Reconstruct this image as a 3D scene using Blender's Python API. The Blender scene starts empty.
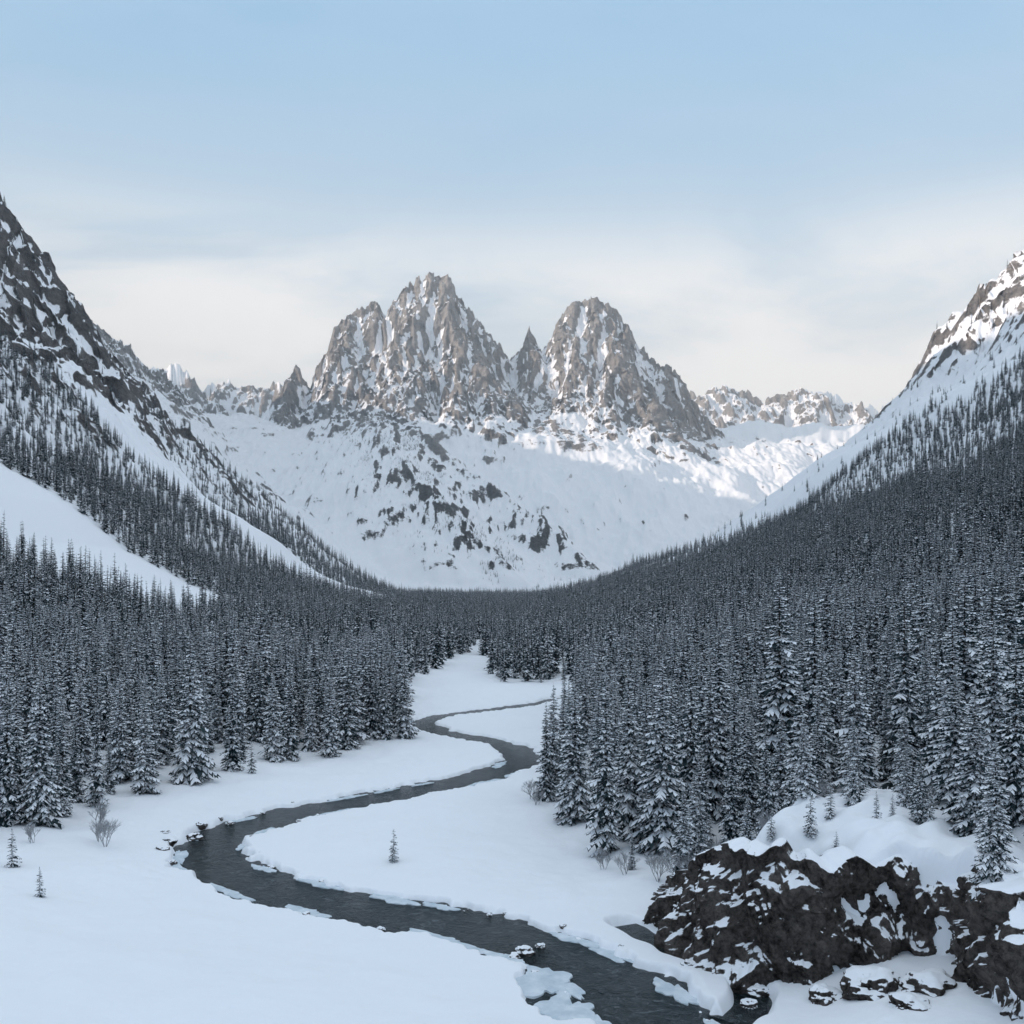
import bpy, math, random
import numpy as np
from mathutils import Vector
random.seed(7); rng=np.random.default_rng(7)
sc=bpy.context.scene
F=np.float32
# ---------------------------------------------------------------- noise
PERM=np.random.default_rng(3).permutation(256).astype(np.int32); PERM=np.concatenate([PERM,PERM,PERM])
ANG=np.random.default_rng(4).random(256)*2*np.pi
GX=np.cos(ANG).astype(F); GY=np.sin(ANG).astype(F)
g3=np.random.default_rng(5).normal(size=(256,3)); g3/=np.linalg.norm(g3,axis=1)[:,None]; g3=g3.astype(F)
def n2(x,y):
    x=np.asarray(x,dtype=np.float64); y=np.asarray(y,dtype=np.float64)
    xi=np.floor(x).astype(np.int64); yi=np.floor(y).astype(np.int64)
    xf=(x-xi).astype(F); yf=(y-yi).astype(F)
    X=(xi&255).astype(np.int32); Y=(yi&255).astype(np.int32)
    u=xf*xf*xf*(xf*(xf*6-15)+10); v=yf*yf*yf*(yf*(yf*6-15)+10)
    a=PERM[X]+Y; b=PERM[X+1]+Y
    def g(h,dx,dy): return GX[h]*dx+GY[h]*dy
    n00=g(PERM[a],xf,yf); n10=g(PERM[b],xf-1,yf); n01=g(PERM[a+1],xf,yf-1); n11=g(PERM[b+1],xf-1,yf-1)
    return ((n00+u*(n10-n00))*(1-v)+(n01+u*(n11-n01))*v)*1.5
def n3(x,y,z):
    xi=np.floor(x).astype(np.int64); yi=np.floor(y).astype(np.int64); zi=np.floor(z).astype(np.int64)
    xf=(x-xi).astype(F); yf=(y-yi).astype(F); zf=(z-zi).astype(F)
    X=xi&255; Y=yi&255; Z=zi&255
    s=lambda t:t*t*t*(t*(t*6-15)+10)
    u,v,w=s(xf),s(yf),s(zf); out=0
    for dx in (0,1):
        for dy in (0,1):
            for dz in (0,1):
                h=PERM[PERM[PERM[X+dx]+Y+dy]+Z+dz]
                g=g3[h]; d=g[...,0]*(xf-dx)+g[...,1]*(yf-dy)+g[...,2]*(zf-dz)
                out=out+d*(u if dx else 1-u)*(v if dy else 1-v)*(w if dz else 1-w)
    return out*1.5
def fbm(x,y,o=4,g=.5):
    s=0;a=1;t=0
    for i in range(o):
        s=s+a*n2(x*2**i+17.3*i,y*2**i-9.1*i); t+=a; a*=g
    return s/t*1.3
def ridg(x,y,o=4,g=.5):
    s=0;a=1;t=0
    for i in range(o):
        s=s+a*(1-np.abs(n2(x*2**i+31.7*i,y*2**i+11.9*i))*1.8); t+=a; a*=g
    return s/t
def sst(a,b,x):
    t=np.clip((x-a)/(b-a),0,1); return t*t*(3-2*t)
def softp(x,k): return np.where(x>6*k,x,k*np.log1p(np.exp(np.clip(x/k,-30,30))))
# ---------------------------------------------------------------- river course (metres)
RIV=[(10.5,52),(10.2,60),(9.0,65.5),(6.4,72.7),(1.4,78.9),(-7,84.8),(-16.3,89.7),(-25,95.6),(-31.0,103),(-32.5,111),(-29.8,119.5),(-23.4,128),
(-12.8,138),(-3.3,149.7),(2.1,163),(-2.1,178),(-11.8,190.5),(-18,203),(-15,216),(-5,227),(5,238),(12,250),(22,262),(34,270),(46,276)]
CRK=[(9.5,83.5),(11.5,79),(14.5,74),(16.6,70.5),(15.5,66),(12,62)]
def smooth(pts,n=9):
    P=[np.array(p,float) for p in pts]; P=[2*P[0]-P[1]]+P+[2*P[-1]-P[-2]]; out=[]
    for i in range(1,len(P)-2):
        for k in range(n):
            t=k/n
            out.append(.5*((2*P[i])+(-P[i-1]+P[i+1])*t+(2*P[i-1]-5*P[i]+4*P[i+1]-P[i+2])*t*t+(-P[i-1]+3*P[i]-3*P[i+1]+P[i+2])*t**3))
    out.append(P[-2]); return np.array(out)
RP=smooth(RIV); CP=smooth(CRK)
def pdist(x,y,P):
    d=np.full(x.shape,1e9)
    for i in range(len(P)-1):
        ax,ay=P[i];bx,by=P[i+1]; dx,dy=bx-ax,by-ay; L=dx*dx+dy*dy
        t=np.clip(((x-ax)*dx+(y-ay)*dy)/L,0,1)
        d=np.minimum(d,(x-ax-t*dx)**2+(y-ay-t*dy)**2)
    return np.sqrt(d)
gx0,gy0,gs=-60.,45.,.5
gX,gY=np.meshgrid(np.arange(gx0,60,gs),np.arange(gy0,300,gs))
DR=pdist(gX,gY,RP); DC=pdist(gX,gY,CP)
def samp(D,x,y):
    fx=np.clip((x-gx0)/gs,0,D.shape[1]-1.01); fy=np.clip((y-gy0)/gs,0,D.shape[0]-1.01)
    i=fx.astype(int); j=fy.astype(int); a=fx-i; b=fy-j
    v=(D[j,i]*(1-a)+D[j,i+1]*a)*(1-b)+(D[j+1,i]*(1-a)+D[j+1,i+1]*a)*b
    out=(x<gx0)|(x>59.5)|(y<gy0)|(y>299); return np.where(out,99,v)
WATER=-.42
POLY=np.array([(14.2,84),(13.9,77),(15.4,71.8),(18.5,69.2),(22,68.4),(27,69.0),(29.6,66.5),(28.6,62.5),(28.2,59.5),(28.6,56.5),(32,54.5),(40,52),(60,45),(95,50),(95,110),(60,112),(34,108),(17,92)],float)
def sdf(x,y):
    d=pdist(x,y,np.vstack([POLY,POLY[:1]]))
    ins=np.zeros(x.shape,bool); n=len(POLY)
    for i in range(n):
        x1,y1=POLY[i];x2,y2=POLY[(i+1)%n]
        c=((y1>y)!=(y2>y))&(x<(x2-x1)*(y-y1)/(y2-y1+1e-12)+x1); ins^=c
    return np.where(ins,d,-d)
sX,sY=np.meshgrid(np.arange(0,110,.25),np.arange(38,125,.25)); SD=sdf(sX,sY)
def sampS(x,y):
    fx=np.clip((x-0)/.25,0,SD.shape[1]-1.01); fy=np.clip((y-38)/.25,0,SD.shape[0]-1.01)
    i=fx.astype(int); j=fy.astype(int); a=fx-i; b=fy-j
    v=(SD[j,i]*(1-a)+SD[j,i+1]*a)*(1-b)+(SD[j+1,i]*(1-a)+SD[j+1,i+1]*a)*b
    return np.where((x<0)|(x>109)|(y<38)|(y>124),-9,v)
# ---------------------------------------------------------------- mountain ridges
C=[(-1150,4250,720),(-1050,4250,860),(-995,4250,900),(-930,4230,960),(-890,4220,1010),(-800,4230,1010),(-764,4210,1040),(-735,4200,1125),(-655,4200,1178),(-605,4200,1200),(-575,4190,1228),(-521,4210,1125),(-485,4190,1225),(-470,4190,1250),(-395,4190,1322),(-336,4190,1350),(-273,4190,1315),(-210,4190,1222),(-134,4200,1135),(-50,4220,1030),(-8,4240,990),(42,4240,1036),(84,4230,1115),(126,4240,1020),(193,4220,1135),(256,4210,1220),(319,4200,1232),(386,4200,1220),(462,4200,1150),(538,4200,1040),(601,4190,980),(672,4180,925),(739,4160,805),(882,4120,640),(960,4100,560)]
SEG=[]
def addline(l,st,w=1):
    for a,b in zip(l[:-1],l[1:]): SEG.append((a,b,st))
addline(C,2.1)
addline([(-300,4180,1320),(-240,4090,1140),(-180,4030,990),(-47,3900,800),(150,3700,560),(250,3580,430)],1.5)
addline([(-395,4180,1300),(-410,4100,1160),(-425,4010,930),(-440,3880,720)],1.7)
addline([(-655,4190,1170),(-670,4110,1050),(-690,4040,890),(-700,3940,730)],1.6)
addline([(-575,4180,1215),(-560,4090,1020),(-565,3990,820)],1.8)
addline([(-890,4200,980),(-930,4050,780)],1.3)
addline([(-150,4180,1120),(-20,4050,850),(60,3950,720)],1.5)
addline([(386,4190,1205),(430,4100,1040),(490,4000,830),(560,3880,650),(620,3780,540),(690,3680,440)],1.5)
addline([(270,4190,1210),(262,4110,1060),(250,4020,840),(240,3920,680)],1.8)
addline([(601,4180,960),(700,3980,680),(760,3880,560)],1.4)
addline([(-520,3600,640),(-400,3300,555),(-336,3000,415),(-150,2620,220),(41,2300,26)],.6)
addline([(-330,3350,560),(-150,3100,390),(40,2850,250),(160,2600,130)],.6)
addline([(-1200,3300,620),(-760,2700,330),(-500,2350,110)],.5)
FAR=[(-2600,5400,1500),(-2200,5450,1300),(-1990,5500,1280),(-1910,5500,1260),(-1850,5500,1300),(-1800,5500,1270),(-1710,5500,1230),(-1630,5500,1262),(-1500,5500,1190),(-1400,5500,1220),(-1330,5500,1180),(-1220,5500,1150),(-900,5600,1000),(0,5800,900),(900,5600,1060),(1018,5500,1104),(1110,5500,1155),(1200,5500,1170),(1290,5500,1130),(1370,5500,1150),(1490,5500,1180),(1584,5500,1215),(1700,5500,1190),(1776,5500,1150),(1830,5500,1060),(2100,5500,1000),(3000,5400,1400)]
addline(FAR,.9)
addline([(-1850,5500,1290),(-1780,5150,1020)],.9);addline([(-1500,5500,1170),(-1430,5200,960)],.9)
addline([(1200,5500,1150),(1230,5150,900)],.9);addline([(1584,5500,1185),(1500,5100,900)],.9)
addline([(-1500,1300,980),(-1700,2500,1040),(-1580,3500,1010),(-1560,4200,960),(-1900,5000,1100)],.85)  # ridge mostly hidden behind the left wall, added to shade the snowfield
addline([(2100,1300,1100),(2300,2500,1200),(2500,4000,1250),(2900,5400,1350)],.7)
SL=[-5000,0,22,60,120,180,220,250,318,393,468,543,603,678,768,1100,1400,1900,3000,9000]
LZ=[0,0,0,3,10,28,48,73,120,185,255,325,410,495,605,900,1000,700,500,500]
SR=[-5000,0,6,20,60,150,302,455,625,870,1200,1600,2500,9000]
RZ=[0,0,0,1.6,9,36,98,206,335,640,920,1150,800,600]
def H(x,y):
    x=np.asarray(x,float); y=np.asarray(y,float)
    am=sst(250,1200,np.hypot(x,y))
    wx=x+am*45*fbm(x/260,y/260,3); wy=y+am*60*fbm(x/300+9,y/300+4,3)
    L=np.interp(-wx,SL,LZ); R=np.interp(wx,SR,RZ)
    rb=ridg(wx/420,wy/130,5,.55)-.55
    hi=sst(90,420,L); L=L+105*hi*rb+sst(60,260,L)*(15*fbm(x/34,y/26,4,.6)+18*(ridg(x/80,y/40,4)-.6))
    hr=sst(120,500,R); R=R+70*hr*(ridg(wx/380+5,wy/170+3,5,.55)-.6)+hr*(13*fbm(x/34,y/26,4,.6)+10*(ridg(x/70,y/45,3)-.6))
    L=L-.75*softp(y-1480-90*fbm(x/170,y*0+3.3,4),60); R=R-.7*softp(y-1680-80*fbm(x/170,y*0+7.7,4),60)
    L=np.maximum(L,0); R=np.maximum(R,0)
    z=np.maximum(L,R)
    S=np.interp(y+120*fbm(x/600,y/600,3),[2000,2250,2500,2900,3400,3900,4300,5000,6000,12000],[0,12,70,225,450,680,740,790,860,900])
    sm=am*sst(2100,2600,y)
    S=S*(1-.17*sst(200,900,x)*sst(4600,3900,y))+sm*(30*fbm(x/170,y/230,4)+30*(ridg(x/150+3,y/420,5,.55)-.6)+3*fbm(x/18,y/30,3,.6))
    z=np.maximum(z,S)
    m=(y>1200)
    if m.any():
        xx=x[m];yy=y[m]; 
        k=sst(2200,3500,yy)
        qx=xx+22*fbm(xx/170,yy/170,3)*k+10*fbm(xx/35,yy/35,3)*k; qy=yy+55*fbm(xx/130+5,yy/150,3)+12*n2(xx/40,yy/40)
        M=np.full(xx.shape,-1e5); DD=np.full(xx.shape,1e5)
        for a,b,st in SEG:
            dx,dy=b[0]-a[0],b[1]-a[1]; Ln=dx*dx+dy*dy
            t=np.clip(((qx-a[0])*dx+(qy-a[1])*dy)/Ln,0,1)
            d=np.sqrt((qx-a[0]-t*dx)**2+(qy-a[1]-t*dy)**2)
            h=a[2]+t*(b[2]-a[2])-np.where(d<200,st*d,st*200+(d-200)*min(st,.8))
            M=np.maximum(M,h); DD=np.minimum(DD,d)
        pk=sst(500,800,M)
        fd=sst(5,110,DD)
        rn=(ridg(xx/190,yy/330,6,.55)-.6)
        M=M+pk*(150*rn*(.1+.9*fd)+19*fbm(xx/30,yy/30,4,.65)+38*(ridg(xx/50,yy/150,4,.6)-.6))+(1-pk)*sst(30,200,M)*(8*fbm(xx/40,yy/70,4,.6)+26*(ridg(xx/80,yy/300,4)-.6))
        z[m]=np.maximum(z[m],M)
    nr=1-sst(200,600,np.hypot(x,y))
    z=z+nr*(.95*fbm(x/24,y/24,4)+.16*fbm(x/4,y/4,3))
    z=z+1.7*sst(10,60,-(x-4)+(86-y)*.9)*sst(105,70,y)*nr
    s=sampS(x,y)+.5*n2(x/3.,y/3.)
    w=1.2+10*sst(72,86,y)
    pl=(10.1+1.7*fbm(x/9,y/9,3)+.7*n2(x/2.3,y/2.3))*sst(.6,1,np.clip((s)/w*.4+.6,0,1))*sst(122,82,y)*sst(110,70,x)
    z=np.where(s>-1,np.maximum(z,pl),z)
    d=samp(DR,x,y); hw=np.interp(y,[60,90,140,180,230,262,278],[4.2,3.8,3.7,2.8,2.0,1.4,.5])
    e=d-hw-1.3*fbm(x/7,y/7,3)-.7*n2(x/1.6,y/1.6)-.3*n2(x/.7,y/.7)
    e=e-3.2*sst(1.1,.6,np.hypot((x-2.8)/3.2,(y-69)/5.))
    dc=samp(DC,x,y)-1.2-.5*n2(x/3,y/3)
    e=np.minimum(e,dc)
    c=sst(-.6,.6,e)
    flat=sst(0,9,e); z=z*(.3+.7*flat)
    z=z*c+(-1.1)*(1-c)
    return z
# ---------------------------------------------------------------- mesh helper
def grid_mesh(name,X,Y,Z,attrs=None,flip=False):
    nr,nc=X.shape
    co=np.stack([X,Y,Z],-1).reshape(-1,3).astype(F)
    i=np.arange(nr-1)[:,None]; j=np.arange(nc-1)[None,:]; jn=j+1
    q=np.stack([i*nc+j,i*nc+jn,(i+1)*nc+jn,(i+1)*nc+j],-1).reshape(-1,4)
    if flip: q=q[:,::-1]
    me=bpy.data.meshes.new(name); me.vertices.add(len(co)); me.vertices.foreach_set('co',co.ravel())
    me.loops.add(q.size); me.loops.foreach_set('vertex_index',q.ravel().astype(np.int32))
    me.polygons.add(len(q)); me.polygons.foreach_set('loop_start',np.arange(0,q.size,4,dtype=np.int32))
    me.polygons.foreach_set('loop_total',np.full(len(q),4,np.int32))
    me.polygons.foreach_set('use_smooth',np.ones(len(q),bool))
    if attrs:
        for k,v in attrs.items():
            a=me.attributes.new(k,'FLOAT','POINT'); a.data.foreach_set('value',v.ravel().astype(F))
    me.update(); me.validate()
    ob=bpy.data.objects.new(name,me); sc.collection.objects.link(ob); return ob
# ---------------------------------------------------------------- materials
def newmat(n,diffuse=False):
    m=bpy.data.materials.new(n); m.use_nodes=True; nt=m.node_tree; b=nt.nodes['Principled BSDF']
    if diffuse:
        nt.nodes.remove(b); b=nt.nodes.new('ShaderNodeBsdfDiffuse'); nt.links.new(b.outputs[0],nt.nodes['Material Output'].inputs[0])
        b.inputs['Roughness'].default_value=.0
    return m,nt,nt.nodes,nt.links,b
def N(ns,t,**k):
    n=ns.new(t)
    for a,b in k.items(): setattr(n,a,b)
    return n
def math_(ns,ls,op,a,b=None,c=None,clamp=False):
    n=ns.new('ShaderNodeMath'); n.operation=op; n.use_clamp=clamp
    for i,v in enumerate((a,b,c)):
        if v is None: continue
        if isinstance(v,(int,float)): n.inputs[i].default_value=v
        else: ls.new(v,n.inputs[i])
    return n.outputs[0]
def mixc(ns,ls,f,a,b):
    n=ns.new('ShaderNodeMix'); n.data_type='RGBA'
    for s,v in ((0,f),(6,a),(7,b)):
        if isinstance(v,(int,float)): n.inputs[s].default_value=v
        elif isinstance(v,tuple): n.inputs[s].default_value=(*v,1)
        else: ls.new(v,n.inputs[s])
    return n.outputs[2]
def noise(ns,ls,vec,scale,detail=6,rough=.6,dist=0):
    n=ns.new('ShaderNodeTexNoise'); n.inputs['Scale'].default_value=scale; n.inputs['Detail'].default_value=detail
    n.inputs['Roughness'].default_value=rough; n.inputs['Distortion'].default_value=dist
    ls.new(vec,n.inputs['Vector']); return n.outputs['Fac']
SNOW=(.88,.90,.94)
def snowrock(name,s1,s2,thr,rockA,rockB,attr=False,bump=.3,bdist=.2,soft=.04,na=.5):
    m,nt,ns,ls,b=newmat(name,True)
    g=N(ns,'ShaderNodeNewGeometry'); sx=N(ns,'ShaderNodeSeparateXYZ'); ls.new(g.outputs['Normal'],sx.inputs[0])
    pos=g.outputs['Position']
    a1=noise(ns,ls,pos,s1,5,.68); a2=noise(ns,ls,pos,s2,3,.7)
    nn=math_(ns,ls,'MULTIPLY',math_(ns,ls,'SUBTRACT',math_(ns,ls,'ADD',a1,a2),1.),na)
    if attr:
        at=N(ns,'ShaderNodeAttribute',attribute_name='bias'); an=N(ns,'ShaderNodeAttribute',attribute_name='namp')
        nn=math_(ns,ls,'SUBTRACT',math_(ns,ls,'MULTIPLY',nn,an.outputs['Fac']),at.outputs['Fac'])
    v=math_(ns,ls,'ADD',sx.outputs['Z'],nn)
    mr=N(ns,'ShaderNodeMapRange'); mr.interpolation_type='SMOOTHSTEP'; ls.new(v,mr.inputs[0]); mr.inputs[1].default_value=thr-soft; mr.inputs[2].default_value=thr+soft
    sn=mr.outputs[0]
    cr=N(ns,'ShaderNodeMapRange'); ls.new(math_(ns,ls,'ADD',a1,a2),cr.inputs[0]); cr.inputs[1].default_value=.75; cr.inputs[2].default_value=1.25
    rc=mixc(ns,ls,cr.outputs[0],rockA,rockB)
    if attr:
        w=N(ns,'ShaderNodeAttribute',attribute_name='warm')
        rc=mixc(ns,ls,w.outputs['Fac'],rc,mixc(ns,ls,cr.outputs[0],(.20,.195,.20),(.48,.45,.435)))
    col=mixc(ns,ls,sn,rc,SNOW)
    ls.new(col,b.inputs['Color'])
    bp=N(ns,'ShaderNodeBump'); bp.inputs['Distance'].default_value=bdist
    inv=math_(ns,ls,'SUBTRACT',1.0,sn)
    ls.new(math_(ns,ls,'MULTIPLY_ADD',inv,bump,.04),bp.inputs['Strength'])
    ls.new(noise(ns,ls,pos,s2*(.8 if attr else 1.3),5,.75),bp.inputs['Height']); ls.new(bp.outputs[0],b.inputs['Normal'])
    return m
M_ter=snowrock('terrain_snow_rock',.014,.11,.60,(.05,.05,.052),(.18,.17,.17),True,.95,14.,.06,.6)
M_crag=snowrock('outcrop_rock',.35,2.2,.60,(.028,.025,.024),(.21,.185,.17),False,1.,.6,.06,.40)
def simple(name,c,c2=None,s=3.):
    m,nt,ns,ls,b=newmat(name,True)
    if c2:
        g=N(ns,'ShaderNodeNewGeometry'); ls.new(mixc(ns,ls,noise(ns,ls,g.outputs['Position'],s,2),c,c2),b.inputs['Color'])
    else: b.inputs['Color'].default_value=(*c,1)
    return m
def objrand(name,c,c2):
    m,nt,ns,ls,b=newmat(name,True)
    o=N(ns,'ShaderNodeObjectInfo'); ls.new(mixc(ns,ls,o.outputs['Random'],c,c2),b.inputs['Color']); return m
M_need=objrand('spruce_needles',(.020,.036,.042),(.045,.064,.070))
M_snow=simple('branch_snow',(.88,.90,.94))
M_bark=simple('bark',(.05,.042,.036))
M_twig=simple('frosted_twigs',(.16,.15,.15),(.5,.52,.55),4.)
M_ice=simple('river_ice',(.36,.46,.53),(.84,.87,.91),.9)
m,nt,ns,ls,b=newmat('river_water'); M_wat=m
g=N(ns,'ShaderNodeNewGeometry'); pos=g.outputs['Position']
wn=noise(ns,ls,pos,.35,4,.7,.8); wf=noise(ns,ls,pos,.9,6,.8,1.4)
fo=N(ns,'ShaderNodeMapRange'); ls.new(wf,fo.inputs[0]); fo.inputs[1].default_value=.53; fo.inputs[2].default_value=.72; fo.inputs[4].default_value=.6
wc=N(ns,'ShaderNodeMapRange'); ls.new(wn,wc.inputs[0]); wc.inputs[1].default_value=.35; wc.inputs[2].default_value=.65
ls.new(mixc(ns,ls,fo.outputs[0],mixc(ns,ls,wc.outputs[0],(.006,.015,.018),(.05,.065,.068)),(.38,.44,.48)),b.inputs['Base Color'])
b.inputs['Roughness'].default_value=.15; b.inputs['IOR'].default_value=1.33; b.inputs['Specular IOR Level'].default_value=.35
bp=N(ns,'ShaderNodeBump'); bp.inputs['Strength'].default_value=1.; bp.inputs['Distance'].default_value=1.5
ls.new(noise(ns,ls,pos,1.0,5,.76,.8),bp.inputs['Height']); ls.new(bp.outputs[0],b.inputs['Normal'])
# ---------------------------------------------------------------- terrain sheet
def geo(a,b,q):
    n=max(2,int(math.log(b/a)/math.log(1+q))); return list(np.geomspace(a,b,n,endpoint=False))
rows=[.5]+geo(2,52,.06)+list(np.arange(52,100,.18))+list(np.arange(100,165,.35))+geo(165,320,.005)+geo(320,900,.006)+geo(900,2000,.0035)+geo(2000,3550,.0035)+list(np.arange(3550,3900,3.4))+list(np.arange(3900,4280,2.2))+geo(4280,5050,.02)+list(np.arange(5050,5560,6))+geo(5560,11000,.05)+[11000]
rows=np.array(rows)
th=np.concatenate([np.linspace(-32,32,1060),np.geomspace(32.3,180,70)[:-1],])
th=np.concatenate([th,-np.geomspace(32.3,180,70)[::-1]]); th=np.sort(th); th=np.radians(th)
Rr,Tt=np.meshgrid(rows,th,indexing='ij')
X=Rr*np.sin(Tt); Y=Rr*np.cos(Tt); Z=np.empty_like(X)
for i in range(0,len(rows),120): Z[i:i+120]=H(X[i:i+120],Y[i:i+120])
dr=np.gradient(Z,axis=0)/np.gradient(Rr,axis=0); dsm=np.abs(dr)
for k in range(2): dsm[1:-1]=(dsm[:-2]+dsm[1:-1]+dsm[2:])/3
def box(A,n,ax):
    p=[(0,0),(0,0)]; p[ax]=(n+1,n); c=np.cumsum(np.pad(A,p,'edge'),axis=ax)
    return (c[2*n+1:]-c[:-2*n-1])/(2*n+1) if ax==0 else (c[:,2*n+1:]-c[:,:-2*n-1])/(2*n+1)
conc=Z-box(box(Z,9,1),6,0)
conc2=Z-box(box(Z,3,1),3,0)
msk=(Rr>500)&(Z>90)
a=(sst(.7,1.5,dsm)*sst(90,300,Z)*(1-.6*sst(4600,5000,Rr)))[msk]
x3,y3,z3=X[msk],Y[msk],Z[msk]
f=n3(x3/60,y3/90,z3/110)*8+n3(x3/20,y3/30,z3/26)*6+n3(x3/9,y3/15,z3/11)*3.5
f2=np.abs(n3(x3/55+7,y3/80,z3/170+.3*x3/55))*34+np.abs(n3(x3/21+2,y3/40,z3/50+.4*x3/21))*20+np.abs(n3(x3/11,y3/18,z3/18))*10
X[msk]+=a*f; Y[msk]+=a*(f2-10)
far=sst(500,900,Rr)
noi=fbm(X/180,Y/180,3)
left=(X<-150)&(Y<2000); right=(X>150)&(Y<2300)
bias=np.full(X.shape,-1.2)
bias=np.where(left&(Z>60),-.04+.14*noi-.22*sst(150,60,Z)+.16*fbm(X/150,Y/28,3),bias)
ch=(sst(385,430,Y)*sst(600,545,Y)+sst(820,880,Y)*sst(1190,1120,Y))*sst(400,300,-X)
bias=np.where(left&(Z>30),bias-.6*ch,bias)
bias=np.where(right&(Z>60),-.17+.14*noi-.14*sst(260,80,Z)+.1*fbm(X/150,Y/28,3),bias)
bk=(Y>=2000)&(Z>60)
bias=np.where(bk,-.09+.12*noi,bias)
R2=Rr>2000
tmp=bias[R2]; x2,y2,z2=X[R2],Y[R2],Z[R2]
ribd=np.minimum(pdist(x2,y2,np.array([(-520,3600),(-400,3300),(-336,3000),(-150,2620),(41,2300)])),pdist(x2,y2,np.array([(-330,3350),(-150,3100),(40,2850),(160,2600)])))
rb_=sst(200,30,ribd)
spd=np.minimum(pdist(x2,y2,np.array([(-180,4030),(-47,3900),(150,3700),(250,3580)])),pdist(x2,y2,np.array([(490,4000),(560,3880),(620,3780),(690,3680)])))
spd=np.minimum(spd,pdist(x2,y2,np.array([(700,3980),(760,3880)])))
tmp+=.13*rb_+.02+.28*fbm(x2/26,y2/150,4,.65)*(.5+.8*rb_+.6*fbm(x2/300+4,y2/400,2))+.30*sst(120,30,spd)
bias[R2]=tmp
pkz=sst(650,900,Z)*sst(3300,3800,Rr)*sst(1.1,1.6,dsm)
lowp=sst(1050,780,Z)
bias=bias+pkz*(.0-.14*lowp)
bias[R2]+=(pkz[R2])*.22*fbm(x2/15,z2/75,4,.6)
cw=np.where(bk,.35+.9*pkz,.5)
bias=bias+far*np.clip(conc/24,-.45,.3)*cw+far*np.clip(conc2/8,-.18,.14)*np.where(bk,.1+.9*pkz,.5)
bias=bias*far+(-1.2)*(1-far)*np.where(Z>60,.3,1)
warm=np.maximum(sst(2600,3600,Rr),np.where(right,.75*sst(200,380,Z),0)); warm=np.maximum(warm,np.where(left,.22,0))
namp=np.where(bk,.8-.42*pkz,1.)
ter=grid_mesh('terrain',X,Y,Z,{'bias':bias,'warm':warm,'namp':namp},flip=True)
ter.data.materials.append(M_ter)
print('terrain verts',X.size)
def ribbon(P,w):
    T=np.gradient(P,axis=0); T/=np.linalg.norm(T,axis=1)[:,None]; Nn=np.stack([-T[:,1],T[:,0]],1)
    k=np.linspace(-w,w,9); return P[:,0][:,None]+Nn[:,0][:,None]*k, P[:,1][:,None]+Nn[:,1][:,None]*k
XX,YY=ribbon(RP,7.5)
riv=grid_mesh('river',XX,YY,np.full(XX.shape,WATER)); riv.data.materials.append(M_wat)
XX,YY=ribbon(CP[:-6],2.2)
cr=grid_mesh('creek',XX,YY,np.full(XX.shape,WATER+.03)); cr.data.materials.append(M_wat)
# river ice sheets
import bmesh
def ice(x,y,rx,ry,rot,seed,h=.13):
    bm=bmesh.new(); n=64; vs=[]; vb=[]
    for k in range(n):
        an=k/n*6.283; r=1+.28*math.sin(an*2+seed)+.16*math.sin(an*5+seed*2)+.07*math.sin(an*11+seed)+.04*math.sin(an*19+seed*3)
        px,py=math.cos(an)*rx*r,math.sin(an)*ry*r; q=(px*math.cos(rot)-py*math.sin(rot),px*math.sin(rot)+py*math.cos(rot))
        vs.append(bm.verts.new((q[0],q[1],h+.03*math.sin(k*1.3)))); vb.append(bm.verts.new((q[0]*1.02,q[1]*1.02,-.1)))
    c=bm.verts.new((0,0,h+.07))
    for k in range(n): bm.faces.new((vs[k],vs[(k+1)%n],c)); bm.faces.new((vb[k],vb[(k+1)%n],vs[(k+1)%n],vs[k]))
    me=bpy.data.meshes.new('river_ice'); bm.to_mesh(me); bm.free(); me.materials.append(M_ice)
    o=bpy.data.objects.new('river_ice',me); sc.collection.objects.link(o); o.location=(x,y,WATER)
ice(1.9,71.5,1.9,2.6,.5,1.); ice(3.6,66.5,1.7,2.4,-.2,2.3); ice(5.3,63,1.2,1.8,.1,4.); ice(0,75.4,.8,1.2,.8,5.)
for k in range(10,126,4):
    p=RP[k]; T=RP[k+1]-RP[k]; T/=np.linalg.norm(T); sg=random.choice((-1,1)); wd_=float(np.interp(p[1],[60,90,140,180],[4.0,3.7,3.6,2.8])); r=sg*(wd_-random.uniform(.1,.7))
    ice(p[0]-T[1]*r,p[1]+T[0]*r,random.uniform(1.2,3.2),random.uniform(.5,1.0),math.atan2(T[1],T[0]),random.random()*9,random.uniform(.03,.1))
# ---------------------------------------------------------------- rock outcrop face
FACE=np.array([(15,86),(13.9,81),(13.8,76),(15.4,72),(18.5,69.4),(22,68.6),(27,69.2),(29.8,66.6),(28.9,62.7),(28.4,59.6),(28.8,56.7),(32,54.7),(40,52.2)])
FP=smooth(FACE,20); seg=np.r_[0,np.cumsum(np.linalg.norm(np.diff(FP,axis=0),axis=1))]
S_=np.arange(0,seg[-1],.08); fx=np.interp(S_,seg,FP[:,0]); fy=np.interp(S_,seg,FP[:,1])
for _ in range(3):
    kk=np.ones(15)/15; fx=np.convolve(np.pad(fx,7,'edge'),kk,'valid'); fy=np.convolve(np.pad(fy,7,'edge'),kk,'valid')
tx=np.gradient(fx);ty=np.gradient(fy);l=np.hypot(tx,ty);tx/=l;ty/=l; nx,ny=ty*1.0,-tx*1.0
if ny[np.argmin(abs(fx-21))]>0: nx,ny=-nx,-ny
V=np.arange(0,12.6,.08)
inn=np.clip(V-9.3,0,None)
hh=np.where(V<9.3,V-1.6,7.7+.25*np.sin(np.clip(V-9.3,0,2)*.8)-.5*np.clip(V-11.3,0,None))
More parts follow.
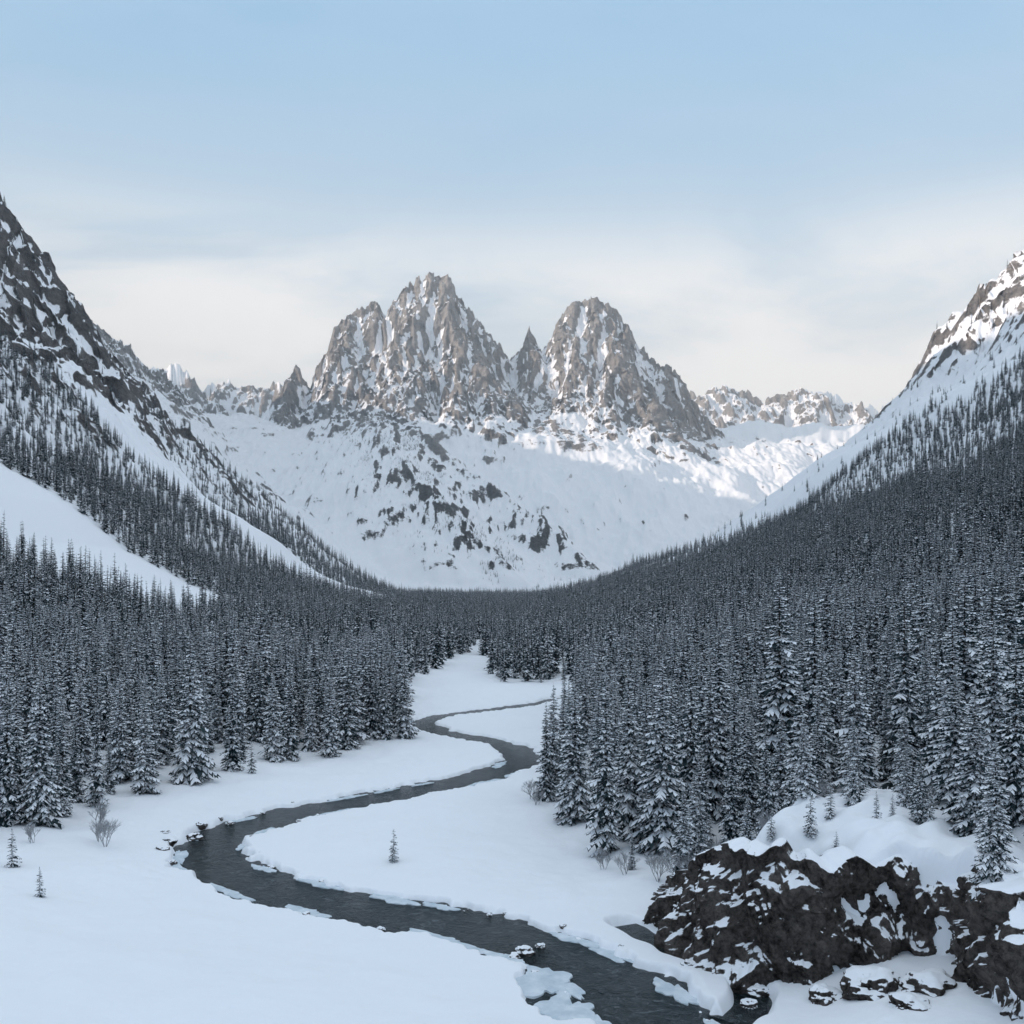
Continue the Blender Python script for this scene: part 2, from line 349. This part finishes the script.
SS,VV=np.meshgrid(S_,V); HZ=np.tile(hh[:,None],(1,len(S_))); IN=np.tile(inn[:,None],(1,len(S_)))
tp=(8.1+2.0*n2(S_/4.5,S_*0+.5)+.9*n2(S_/1.9,S_*0+3))*sst(-7,15,S_)/7.7+.1
HZ=np.where(HZ>0,HZ*tp[None,:],HZ)
BX=fx[None,:]+0*HZ; BY=fy[None,:]+0*HZ
UX=BX*.85+HZ*.5; UZ=HZ*.85-BX*.5
o=n3(BX/4,BY/4,HZ/4.5)*1.3+(1-np.abs(n3(UX/2.4,BY/2.2,UZ/3.2))*2)*.7+n3(UX/1.1,BY/.9,UZ/1.6)*.36+n3(BX/.4,BY/.4,HZ/.5)*.12
cell=n3(UX/2.0+3,BY/2.4,UZ/3.4); o=o+np.round(cell*3.5)/3.5*1.0
cell=n3(UX/.7+3,BY/.9,UZ/1.3); o=o+np.round(cell*3)/3*.3
lean=2.8*sst(17,7,S_)[None,:]
o=o+(1.1+lean)*(1-HZ/8)-.6-lean*.6
out=o*sst(12,9.5,VV)-IN*1.1
XX=BX+nx[None,:]*out; YY=BY+ny[None,:]*out; ZZ=HZ+.4*n3(BX/1.4,BY/1.4,HZ/1.4)
oc=grid_mesh('rock_outcrop',XX,YY,ZZ); oc.data.materials.append(M_crag)
# ---------------------------------------------------------------- boulders
def boulder_mesh(seed):
    bm=bmesh.new(); bmesh.ops.create_icosphere(bm,subdivisions=5,radius=1)
    co=np.array([v.co[:] for v in bm.verts]); s=seed*13.7
    d=1+.35*n3(co[:,0]*.9+s,co[:,1]*.9,co[:,2]*.9)+.2*n3(co[:,0]*2.2+s,co[:,1]*2.2,co[:,2]*2.2)+.08*n3(co[:,0]*6+s,co[:,1]*6,co[:,2]*6)
    q=n3(co[:,0]*1.5+s,co[:,1]*1.5+4,co[:,2]*1.5); d+=np.round(q*4)/4*.18
    co*=d[:,None]; co[:,2]*=.72
    for v,c in zip(bm.verts,co): v.co=c
    me=bpy.data.meshes.new('boulder'); bm.to_mesh(me); bm.free()
    for p in me.polygons: p.use_smooth=True
    me.materials.append(M_crag); return me
BM=[boulder_mesh(i) for i in range(5)]
def hs(x,y): return float(H(np.array([x]),np.array([y]))[0])
def put(name,me,x,y,z,s,rz=None,sz=None):
    o=bpy.data.objects.new(name,me); sc.collection.objects.link(o)
    o.location=(x,y,z); o.rotation_euler=(0,0,random.random()*6.28 if rz is None else rz); o.scale=(s,s,sz or s); return o
for (x,y,s) in [(23.4,64.6,1.9),(26.4,63.5,1.8),(20.6,65.6,1.1),(24.3,61.2,1.2),(1.0,77.3,.75),(0.1,76.2,.45),(2.2,78.6,.4),(13.0,73,.6),(17.2,69.6,.8),(-35.6,112,.9),(-37,108,.7),(-36,116,.7),(-38.6,111.5,.6),(-36.5,104.5,.7),(-34.6,101.5,.5),(-33.6,119,.5),(16,67.5,.6)]:
    h=hs(x,y); put('boulder',random.choice(BM),x,y,h-.1*s if h>-.5 else WATER+.05,s,sz=s*random.uniform(.7,1))
for i in range(40):
    k=random.choice([random.randrange(12,60),random.randrange(66,110)]); p=RP[k]; T=RP[k+1]-RP[k]; T/=np.linalg.norm(T); sg=random.choice((-1,1)); r=random.uniform(3.4,4.8)*sg; x=p[0]-T[1]*r; y=p[1]+T[0]*r
    s=random.uniform(.12,.38); z=hs(x,y); put('boulder',random.choice(BM),x,y,max(z,WATER)-.05,s)
# ---------------------------------------------------------------- conifers
def spruce(seed,Ht,Rm,step,nb,nseg,snowp,name,wf=.42,pw=.72):
    r=random.Random(seed); V=[];Fc=[];Mi=[]
    def tri(a,b,c,m): 
        n=len(V); V.extend((a,b,c)); Fc.append((n,n+1,n+2)); Mi.append(m)
    def quad(a,b,c,d,m):
        n=len(V); V.extend((a,b,c,d)); Fc.append((n,n+1,n+2,n+3)); Mi.append(m)
    sd=6; zr=[(0,.022*Ht*.6),(Ht*.5,.009*Ht*.8),(Ht,.002)]
    for (z0,r0),(z1,r1) in zip(zr[:-1],zr[1:]):
        for k in range(sd):
            a0=k/sd*6.283;a1=(k+1)/sd*6.283
            quad((r0*math.cos(a0),r0*math.sin(a0),z0-.5*(z0==0)),(r0*math.cos(a1),r0*math.sin(a1),z0-.5*(z0==0)),(r1*math.cos(a1),r1*math.sin(a1),z1),(r1*math.cos(a0),r1*math.sin(a0),z1),2)
    z=Ht*r.uniform(.03,.07); lob=[r.uniform(.72,1.15) for _ in range(6)]
    while z<Ht*.985:
        t=z/Ht; R=Rm*((1-t)**pw)*(.6+.4*min(1,t/.12))*(1-.25*t)+.1
        n=max(4,int(nb*(.55+.45*(1-t)))); a0=r.random()*6.28
        lay=r.uniform(.78,1.12)
        for k in range(n):
            az=a0+k/n*6.283+r.uniform(-.3,.3)
            L=R*lay*r.uniform(.6,1.15)*lob[int(az/6.283*6)%6]
            if r.random()<.05: continue
            ca,sa=math.cos(az),math.sin(az); zz=z+r.uniform(-.4,.4)*step
            up=.25*t+.02; dr=r.uniform(.5,.85)*(1-.45*t)
            bs=max(0,min(1,snowp+r.uniform(-.35,.35)))
            def P(s,side,dz=0):
                rad=L*s; h=zz+L*(up*s-dr*s**1.6*.9+ .12*s**4)
                return (ca*rad-sa*side, sa*rad+ca*side, h+dz)
            ns_=max(2,int(nseg*(.45+.55*L/Rm)))
            for i in range(ns_):
                s0=(i+.1)/ns_; s1=(i+1.15)/ns_
                w=wf*L*(1-s0*.7)*math.sin(min(1,(s0+.2)*2.2)*1.57)*r.uniform(.6,1.2)+.06*Ht/20
                for sg in (-1,1):
                    ww=w*r.uniform(.7,1.2)*sg; tipS=min(1.12,s0+ (.9/ns_)+abs(ww)/L*.5)
                    sag=-abs(ww)*r.uniform(.35,.8)
                    A=P(s0,0);B=P(min(s1,1.0),0);T=P(tipS,ww,sag); T2=P((s0+tipS)/2-.03,ww*.75,sag*.7)
                    quad(A,T2,T,B,0)
                    if r.random()<bs:
                        e=.07*Ht/20; f_=r.uniform(.6,1.0)
                        A=P(s0,0,e);B=P(min(s1,1),0,e);T=P(s0+(tipS-s0)*f_,ww*f_,sag*f_+e);T2=P(s0+((s0+tipS)/2-.03-s0)*f_,ww*.75*f_,sag*.7*f_+e)
                        quad(A,T2,T,B,1)
                if r.random()<.75:
                    p=P(s0,0); q=P(min(1,s0+.9/ns_),0); hl=r.uniform(.18,.38)*L*(1-s0*.5)
                    tri(p,q,((p[0]+q[0])/2,(p[1]+q[1])/2,(p[2]+q[2])/2-hl),1 if r.random()<bs*.5 else 0)
            tri(P(.85,-.08*L),P(.85,.08*L),P(1.12,0,.03*L),1 if r.random()<bs else 0)
        z+=step*(1-.45*t)*r.uniform(.85,1.15)
    tri((-.05,0,Ht*.95),(.05,0,Ht*.95),(0,0,Ht*1.02),0); tri((0,-.05,Ht*.95),(0,.05,Ht*.95),(0,0,Ht*1.02),1)
    me=bpy.data.meshes.new(name); me.from_pydata(V,[],Fc)
    me.materials.append(M_need);me.materials.append(M_snow);me.materials.append(M_bark)
    me.polygons.foreach_set('material_index',Mi); me.update(); return me
HI=[spruce(10+i,20,[3.1,2.7,3.4,2.5,3.0,3.5][i],.55,9,5,[.92,.7,1.0,.8,.98,1.25][i],'spruce_tree') for i in range(6)]
LO=[spruce(40+i,20,[3.1,2.6,3.4,2.9,2.4][i],1.1,7,2,[.5,.34,.62,.42,.54][i],'spruce_tree_distant',.5,.7) for i in range(5)]
YG=[spruce(70+i,4,[1.0,.8,1.1][i],.3,7,4,.8,'young_spruce') for i in range(3)]
def tree(x,y,h,vi=None,wide=1.):
    me=HI[vi if vi is not None else random.randrange(5)]; s=h/20
    return put('spruce_tree',me,x,y,hs(x,y)-.15,s*wide*random.uniform(.95,1.1)*(1.0 if h>12 else 1.15),sz=s)
heroes=[(30.5,114,26,0),(40,102,23.5,1),(36,119,23,3),(33.6,98,17.5,5),(37,84,15.5,2),(41.5,80,24,1),(29.5,61,9.5,4),(43,95,22,0),(25,121,21,3),(15.5,103,20,2),(19.5,109,19,1),(12.7,109,18.5,4),(9.8,104.5,19,3),(7.4,118,16.5,0),(4.4,129,13,1),(17.5,96,9,4),(5.5,133,15,5),(8,126,18,1),(22,111,18,4),
(34.5,88,8,5),(33.8,73,11,2),(31.6,66,7,4),(46,88,24,3),(28,104,12,2),(48,100,23,0),(33,108,13,4),(37.3,74,14,1),(36.3,67.5,12,3),(31.5,80,5,2),(29,85,7,5),(35,79,12,0),(24.5,84,7,2),(31,76,6,1),(38.5,80,15,5),(20.5,87,6,0),
(-42.8,133,20.5,2),(-37,155,14,5),(-29.7,163,13.5,0),(-51,130,14,2),(-50.5,107,17,0),(-53.5,106,15,1),(-49,118,13,3),(-46,125,12.5,5),(-40,143,14.5,1),(-24.6,181,13.5,3),(-19.8,184,15.5,0),(-22,190,14,1),(-27,186,12,4),(-35,158,15,1),(-32,170,14,3)]
placed=[(h[0],h[1]) for h in heroes]
for h in heroes: tree(h[0],h[1],h[2],h[3])
eL=lambda y:np.interp(y,[60,100,108,136,155,183,200,250,350,430,600,720],[-70,-55,-51,-43.5,-35,-22,-24,-27,-24,-18,-18,6])
eR=lambda y:np.interp(y,[60,92,102,118,136,170,200,235,250,275,290,400,600,720],[40,13.5,10,7.5,5,8,12,14,20,18,-7,-11,-14,-6])
def forest_density(x,y):
    w=3*n2(x/14,y/14)
    l=(x<eL(y)+w); r_=(x>eR(y)+w)
    s=-x; cl=fbm(x/70,y/70,3); cf=fbm(x/160+3,y/45,3)
    dl=np.where(l,1.,0.)
    dl*=1-((y>415+12*cl)&(y<560+25*cl)&(s>138+14*cl)&(s<420))
    dl*=1-((y>850+40*cl)&(y<1120+50*cl)&(s>98+20*cl)&(s<520))
    lim=np.interp(y,[0,600,800,900,1200,1500],[450,480,470,430,420,380])
    dl*=np.clip(1.02-sst(-70,90,s-lim+230*cf)*1.0,0,1)
    dr=np.where(r_,1.,0.)
    lim=np.interp(y,[0,850,950,1050,1200,1500,1800],[560,540,440,300,215,170,140])
    dr*=np.clip(1.02-sst(-50,70,x-lim+150*cf)*.985,0,1)
    d=np.where(x<0,np.where(y<640,np.maximum(dl,dr*(x>-16)),dl),dr)
    d=np.where((y>2150)|(y<60),0,d)
    d=np.where((sampS(x,y)>-1)&(y<88),.2*(x>36),d)
    dd=samp(DR,x,y); d=np.where(dd<4.5,0,d)
    return d
def scatter(sp,y0,y1,umax=.62):
    xs=np.arange(-umax*y1,umax*y1,sp); ys=np.arange(y0,y1,sp); A,B=np.meshgrid(xs,ys)
    A=A+rng.uniform(-.48,.48,A.shape)*sp; B=B+rng.uniform(-.48,.48,B.shape)*sp
    k=np.abs(A)<umax*B+6; A=A[k];B=B[k]
    d=forest_density(A,B); k=rng.random(A.shape)<d*.95; return A[k],B[k]
nx_,ny_=scatter(5.2,84,165)
cnt=0
for x,y in zip(nx_,ny_):
    if min((x-a)**2+(y-b)**2 for a,b in placed)<9: continue
    edge=min(abs(x-float(eL(y))),abs(x-float(eR(y))))
    h=random.uniform(10.5,16) if edge>5 else random.uniform(6,14)
    if random.random()<.14: h*=.5
    if random.random()<.08: h*=1.35
    tree(float(x),float(y),h); cnt+=1
print('near trees',cnt)
def forest(name,A,B,hmin,hmax,protos):
    Zz=H(A,B)
    sl=np.abs(H(A+3,B)-H(A-3,B))/6
    k=(sl<1.5); A,B,Zz=A[k],B[k],Zz[k]
    me=bpy.data.meshes.new(name); me.vertices.add(len(A)); me.vertices.foreach_set('co',np.stack([A,B,Zz-.4],1).astype(F).ravel())
    sc_=(rng.uniform(hmin,hmax,len(A))*(1+.25*n2(A/40,B/40))/20).astype(F)
    small=rng.random(len(A))<.15; sc_[small]*=.6
    big=rng.random(len(A))<.05; sc_[big]*=1.25
    sc_*=np.where(Zz>110,.8,1).astype(F)
    wd=sc_*rng.uniform(.9,1.25,len(A)).astype(F)
    v=np.stack([wd,wd,sc_],1).astype(F)
    a=me.attributes.new('scl','FLOAT_VECTOR','POINT'); a.data.foreach_set('vector',v.ravel())
    rt=np.stack([rng.normal(0,.03,len(A)),rng.normal(0,.03,len(A)),rng.uniform(0,6.28,len(A))],1).astype(F)
    a=me.attributes.new('rot','FLOAT_VECTOR','POINT'); a.data.foreach_set('vector',rt.ravel())
    a=me.attributes.new('idx','INT','POINT'); a.data.foreach_set('value',rng.integers(0,len(protos),len(A)).astype(np.int32))
    ob=bpy.data.objects.new(name,me); sc.collection.objects.link(ob)
    col=bpy.data.collections.new(name+'_kinds')
    for i,p in enumerate(protos):
        col.objects.link(bpy.data.objects.new('%s_kind_%d'%(name,i),p))
    ng=bpy.data.node_groups.new(name,'GeometryNodeTree')
    ng.interface.new_socket('Geometry',in_out='INPUT',socket_type='NodeSocketGeometry'); ng.interface.new_socket('Geometry',in_out='OUTPUT',socket_type='NodeSocketGeometry')
    n=ng.nodes; l=ng.links; gi=n.new('NodeGroupInput'); go=n.new('NodeGroupOutput'); ip=n.new('GeometryNodeInstanceOnPoints')
    ci=n.new('GeometryNodeCollectionInfo'); ci.inputs['Collection'].default_value=col; ci.inputs['Separate Children'].default_value=True; ci.inputs['Reset Children'].default_value=True
    l.new(gi.outputs[0],ip.inputs['Points']); l.new(ci.outputs[0],ip.inputs['Instance']); ip.inputs['Pick Instance'].default_value=True
    def at(nm,t):
        q=n.new('GeometryNodeInputNamedAttribute'); q.data_type=t; q.inputs['Name'].default_value=nm; return q.outputs['Attribute']
    l.new(at('idx','INT'),ip.inputs['Instance Index']); l.new(at('scl','FLOAT_VECTOR'),ip.inputs['Scale'])
    l.new(at('rot','FLOAT_VECTOR'),ip.inputs['Rotation'])
    l.new(ip.outputs[0],go.inputs[0])
    md=ob.modifiers.new('forest','NODES'); md.node_group=ng
    print(name,len(A)); return ob
A,B=scatter(5.0,165,270); forest('spruce_forest',A,B,12,18,HI[:5])
A,B=scatter(5.4,270,420); A1,B1=scatter(5.7,420,1000); A2,B2=scatter(7.5,1000,2150)
q=rng.random((2600,2)); t=q[:,0]; A3=np.interp(t,[0,.45,.75,1],[-430,-336,-150,60])+rng.normal(0,75,2600); B3=np.interp(t,[0,.45,.75,1],[3350,3000,2620,2260])+rng.normal(0,60,2600)
k3=fbm(A3/70,B3/110,3)>.12; A3,B3=A3[k3],B3[k3]
forest('distant_spruce_forest',np.r_[A,A1,A2],np.r_[B,B1,B2],12,18,LO)
forest('moraine_spruce_scrub',A3,B3,7,13,LO)
for x,y,h in [(-39.5,83.6,2.6),(-46,92,3.7),(-37,142,4.5),(23,77,3.6),(20.5,79,2.4),(25.5,80,3),(18.5,80,2.2),(28,82,3.5),(31,74,2.5),(34,71,4.5),(-12,101.5,3.4),(36.5,64,5),(-55,99,3),(21,90,5),(26,92,6),(16.5,93,5),(32,79,2.8),(29.5,77.5,1.8),(24,74,1.6),(27.5,75.5,2.2)]:
    put('young_spruce',random.choice(YG),x,y,hs(x,y)-.1,h/4)
def shrub(seed,Ht):
    r=random.Random(seed); V=[];Fc=[]
    def stick(p,q,r0,r1):
        p=Vector(p);q=Vector(q);d=(q-p).normalized(); a=d.orthogonal().normalized(); b=d.cross(a); n=len(V)
        for k in range(3):
            an=k*2.094; V.append(tuple(p+(a*math.cos(an)+b*math.sin(an))*r0))
        for k in range(3):
            an=k*2.094; V.append(tuple(q+(a*math.cos(an)+b*math.sin(an))*r1))
        for k in range(3): Fc.append((n+k,n+(k+1)%3,n+3+(k+1)%3,n+3+k))
    def grow(p,d,L,rad,dep):
        q=p+d*L; stick(p,q,rad,rad*.65)
        if dep==0: return
        for k in range(r.choice((3,4)) if dep>1 else 4):
            nd=(d+Vector((r.uniform(-1,1),r.uniform(-1,1),r.uniform(-.2,.7)))*.75).normalized()
            grow(p+d*L*r.uniform(.4,1),nd,L*r.uniform(.55,.8),rad*.6,dep-1)
    for k in range(4): grow(Vector((r.uniform(-.2,.2),r.uniform(-.2,.2),-.2)),Vector((r.uniform(-.5,.5),r.uniform(-.5,.5),1)).normalized(),Ht*.36,.035,4)
    me=bpy.data.meshes.new('frosted_bush'); me.from_pydata(V,[],Fc); me.materials.append(M_twig); return me
SH=[shrub(i,2.6) for i in range(4)]
for x,y,s in [(-41.5,102,1.5),(-43,104,1.2),(-45,109,1.3),(2.5,130,1.5),(3,126,1.2),(13.5,92,1.4),(15.5,90,1.8),(11,96,1.2),(17,88,1.5),(9,99,1.1),(19.5,92,1.9),(22,86,1.3),(27,88,1.4),(6,122,1.1),(-48,100,1.0),(33,80,1.3),(14,87,1.2),(16,82,.9),(18,78,.8),(20,75,.7),(16.5,84,1.2)]:
    put('frosted_bush',random.choice(SH),x,y,hs(x,y),s)
# ---------------------------------------------------------------- valley haze (thin cold air)
def boxmesh(name,x0,x1,y0,y1,z0,z1):
    v=[(x,y,z) for x in (x0,x1) for y in (y0,y1) for z in (z0,z1)]
    f=[(0,1,3,2),(4,6,7,5),(0,4,5,1),(2,3,7,6),(0,2,6,4),(1,5,7,3)]
    me=bpy.data.meshes.new(name); me.from_pydata(v,[],f); o=bpy.data.objects.new(name,me); sc.collection.objects.link(o); return o
hz_=boxmesh('valley_haze',-5200,5200,330,5900,-6,1550)
m=bpy.data.materials.new('haze_air'); m.use_nodes=True; nt=m.node_tree; nt.nodes.remove(nt.nodes['Principled BSDF'])
vs=nt.nodes.new('ShaderNodeVolumeScatter'); vs.inputs['Color'].default_value=(.82,.92,1,1); vs.inputs['Density'].default_value=1.0e-4; vs.inputs['Anisotropy'].default_value=.0
nt.links.new(vs.outputs[0],nt.nodes['Material Output'].inputs['Volume']); hz_.data.materials.append(m)
# ---------------------------------------------------------------- light, sky
EL=math.radians(16); az=math.radians(252)
sd=Vector((math.sin(az)*math.cos(EL),math.cos(az)*math.cos(EL),math.sin(EL)))
su=bpy.data.lights.new('sun','SUN'); su.energy=4.6; su.angle=math.radians(.5); su.color=(1,.86,.74)
so=bpy.data.objects.new('sun',su); sc.collection.objects.link(so); so.rotation_euler=(-sd).to_track_quat('-Z','Y').to_euler()
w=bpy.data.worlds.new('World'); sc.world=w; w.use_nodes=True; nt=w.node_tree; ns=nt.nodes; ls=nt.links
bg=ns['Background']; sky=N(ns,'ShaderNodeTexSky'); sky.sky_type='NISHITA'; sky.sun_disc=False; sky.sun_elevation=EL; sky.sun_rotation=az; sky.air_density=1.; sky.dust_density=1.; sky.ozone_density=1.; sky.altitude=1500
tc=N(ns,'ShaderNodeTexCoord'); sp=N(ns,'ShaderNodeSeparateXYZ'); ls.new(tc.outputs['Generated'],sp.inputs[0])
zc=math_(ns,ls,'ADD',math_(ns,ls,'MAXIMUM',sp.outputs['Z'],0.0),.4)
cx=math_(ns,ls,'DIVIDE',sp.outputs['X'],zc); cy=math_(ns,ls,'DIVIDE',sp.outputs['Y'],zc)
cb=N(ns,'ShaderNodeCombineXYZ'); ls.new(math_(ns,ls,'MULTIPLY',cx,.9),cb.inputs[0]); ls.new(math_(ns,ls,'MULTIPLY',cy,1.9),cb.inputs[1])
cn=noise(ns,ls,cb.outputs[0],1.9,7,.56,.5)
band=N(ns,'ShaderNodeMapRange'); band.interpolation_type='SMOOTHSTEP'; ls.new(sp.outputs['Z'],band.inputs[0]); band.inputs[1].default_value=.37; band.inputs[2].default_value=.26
ovh=N(ns,'ShaderNodeMapRange'); ovh.interpolation_type='SMOOTHSTEP'; ls.new(sp.outputs['Z'],ovh.inputs[0]); ovh.inputs[1].default_value=.55; ovh.inputs[2].default_value=.8  # unseen overhead cloud, added to brighten the skylight on the valley
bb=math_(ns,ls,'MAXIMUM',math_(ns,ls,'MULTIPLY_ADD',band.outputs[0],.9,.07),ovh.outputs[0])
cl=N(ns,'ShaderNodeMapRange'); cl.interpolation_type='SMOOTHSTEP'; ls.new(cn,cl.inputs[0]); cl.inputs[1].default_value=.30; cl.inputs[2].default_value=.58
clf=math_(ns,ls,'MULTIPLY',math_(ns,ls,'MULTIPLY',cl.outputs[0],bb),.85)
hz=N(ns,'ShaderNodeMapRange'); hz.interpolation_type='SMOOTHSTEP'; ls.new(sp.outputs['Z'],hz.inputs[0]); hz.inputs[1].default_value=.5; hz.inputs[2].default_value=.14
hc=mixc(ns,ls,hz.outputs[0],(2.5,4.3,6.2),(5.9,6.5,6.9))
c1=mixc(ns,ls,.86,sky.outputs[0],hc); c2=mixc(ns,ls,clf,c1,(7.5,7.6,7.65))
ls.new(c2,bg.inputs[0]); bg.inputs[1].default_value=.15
# ---------------------------------------------------------------- camera
cam=bpy.data.cameras.new('camera'); co=bpy.data.objects.new('camera',cam); sc.collection.objects.link(co); sc.camera=co
co.location=(0,0,28); co.rotation_euler=(math.radians(90),0,0); cam.lens=35.16; cam.sensor_width=36; cam.shift_y=.0713; cam.clip_end=30000; cam.clip_start=.5
sc.view_settings.view_transform='Standard'; sc.view_settings.look='None'; sc.view_settings.exposure=0
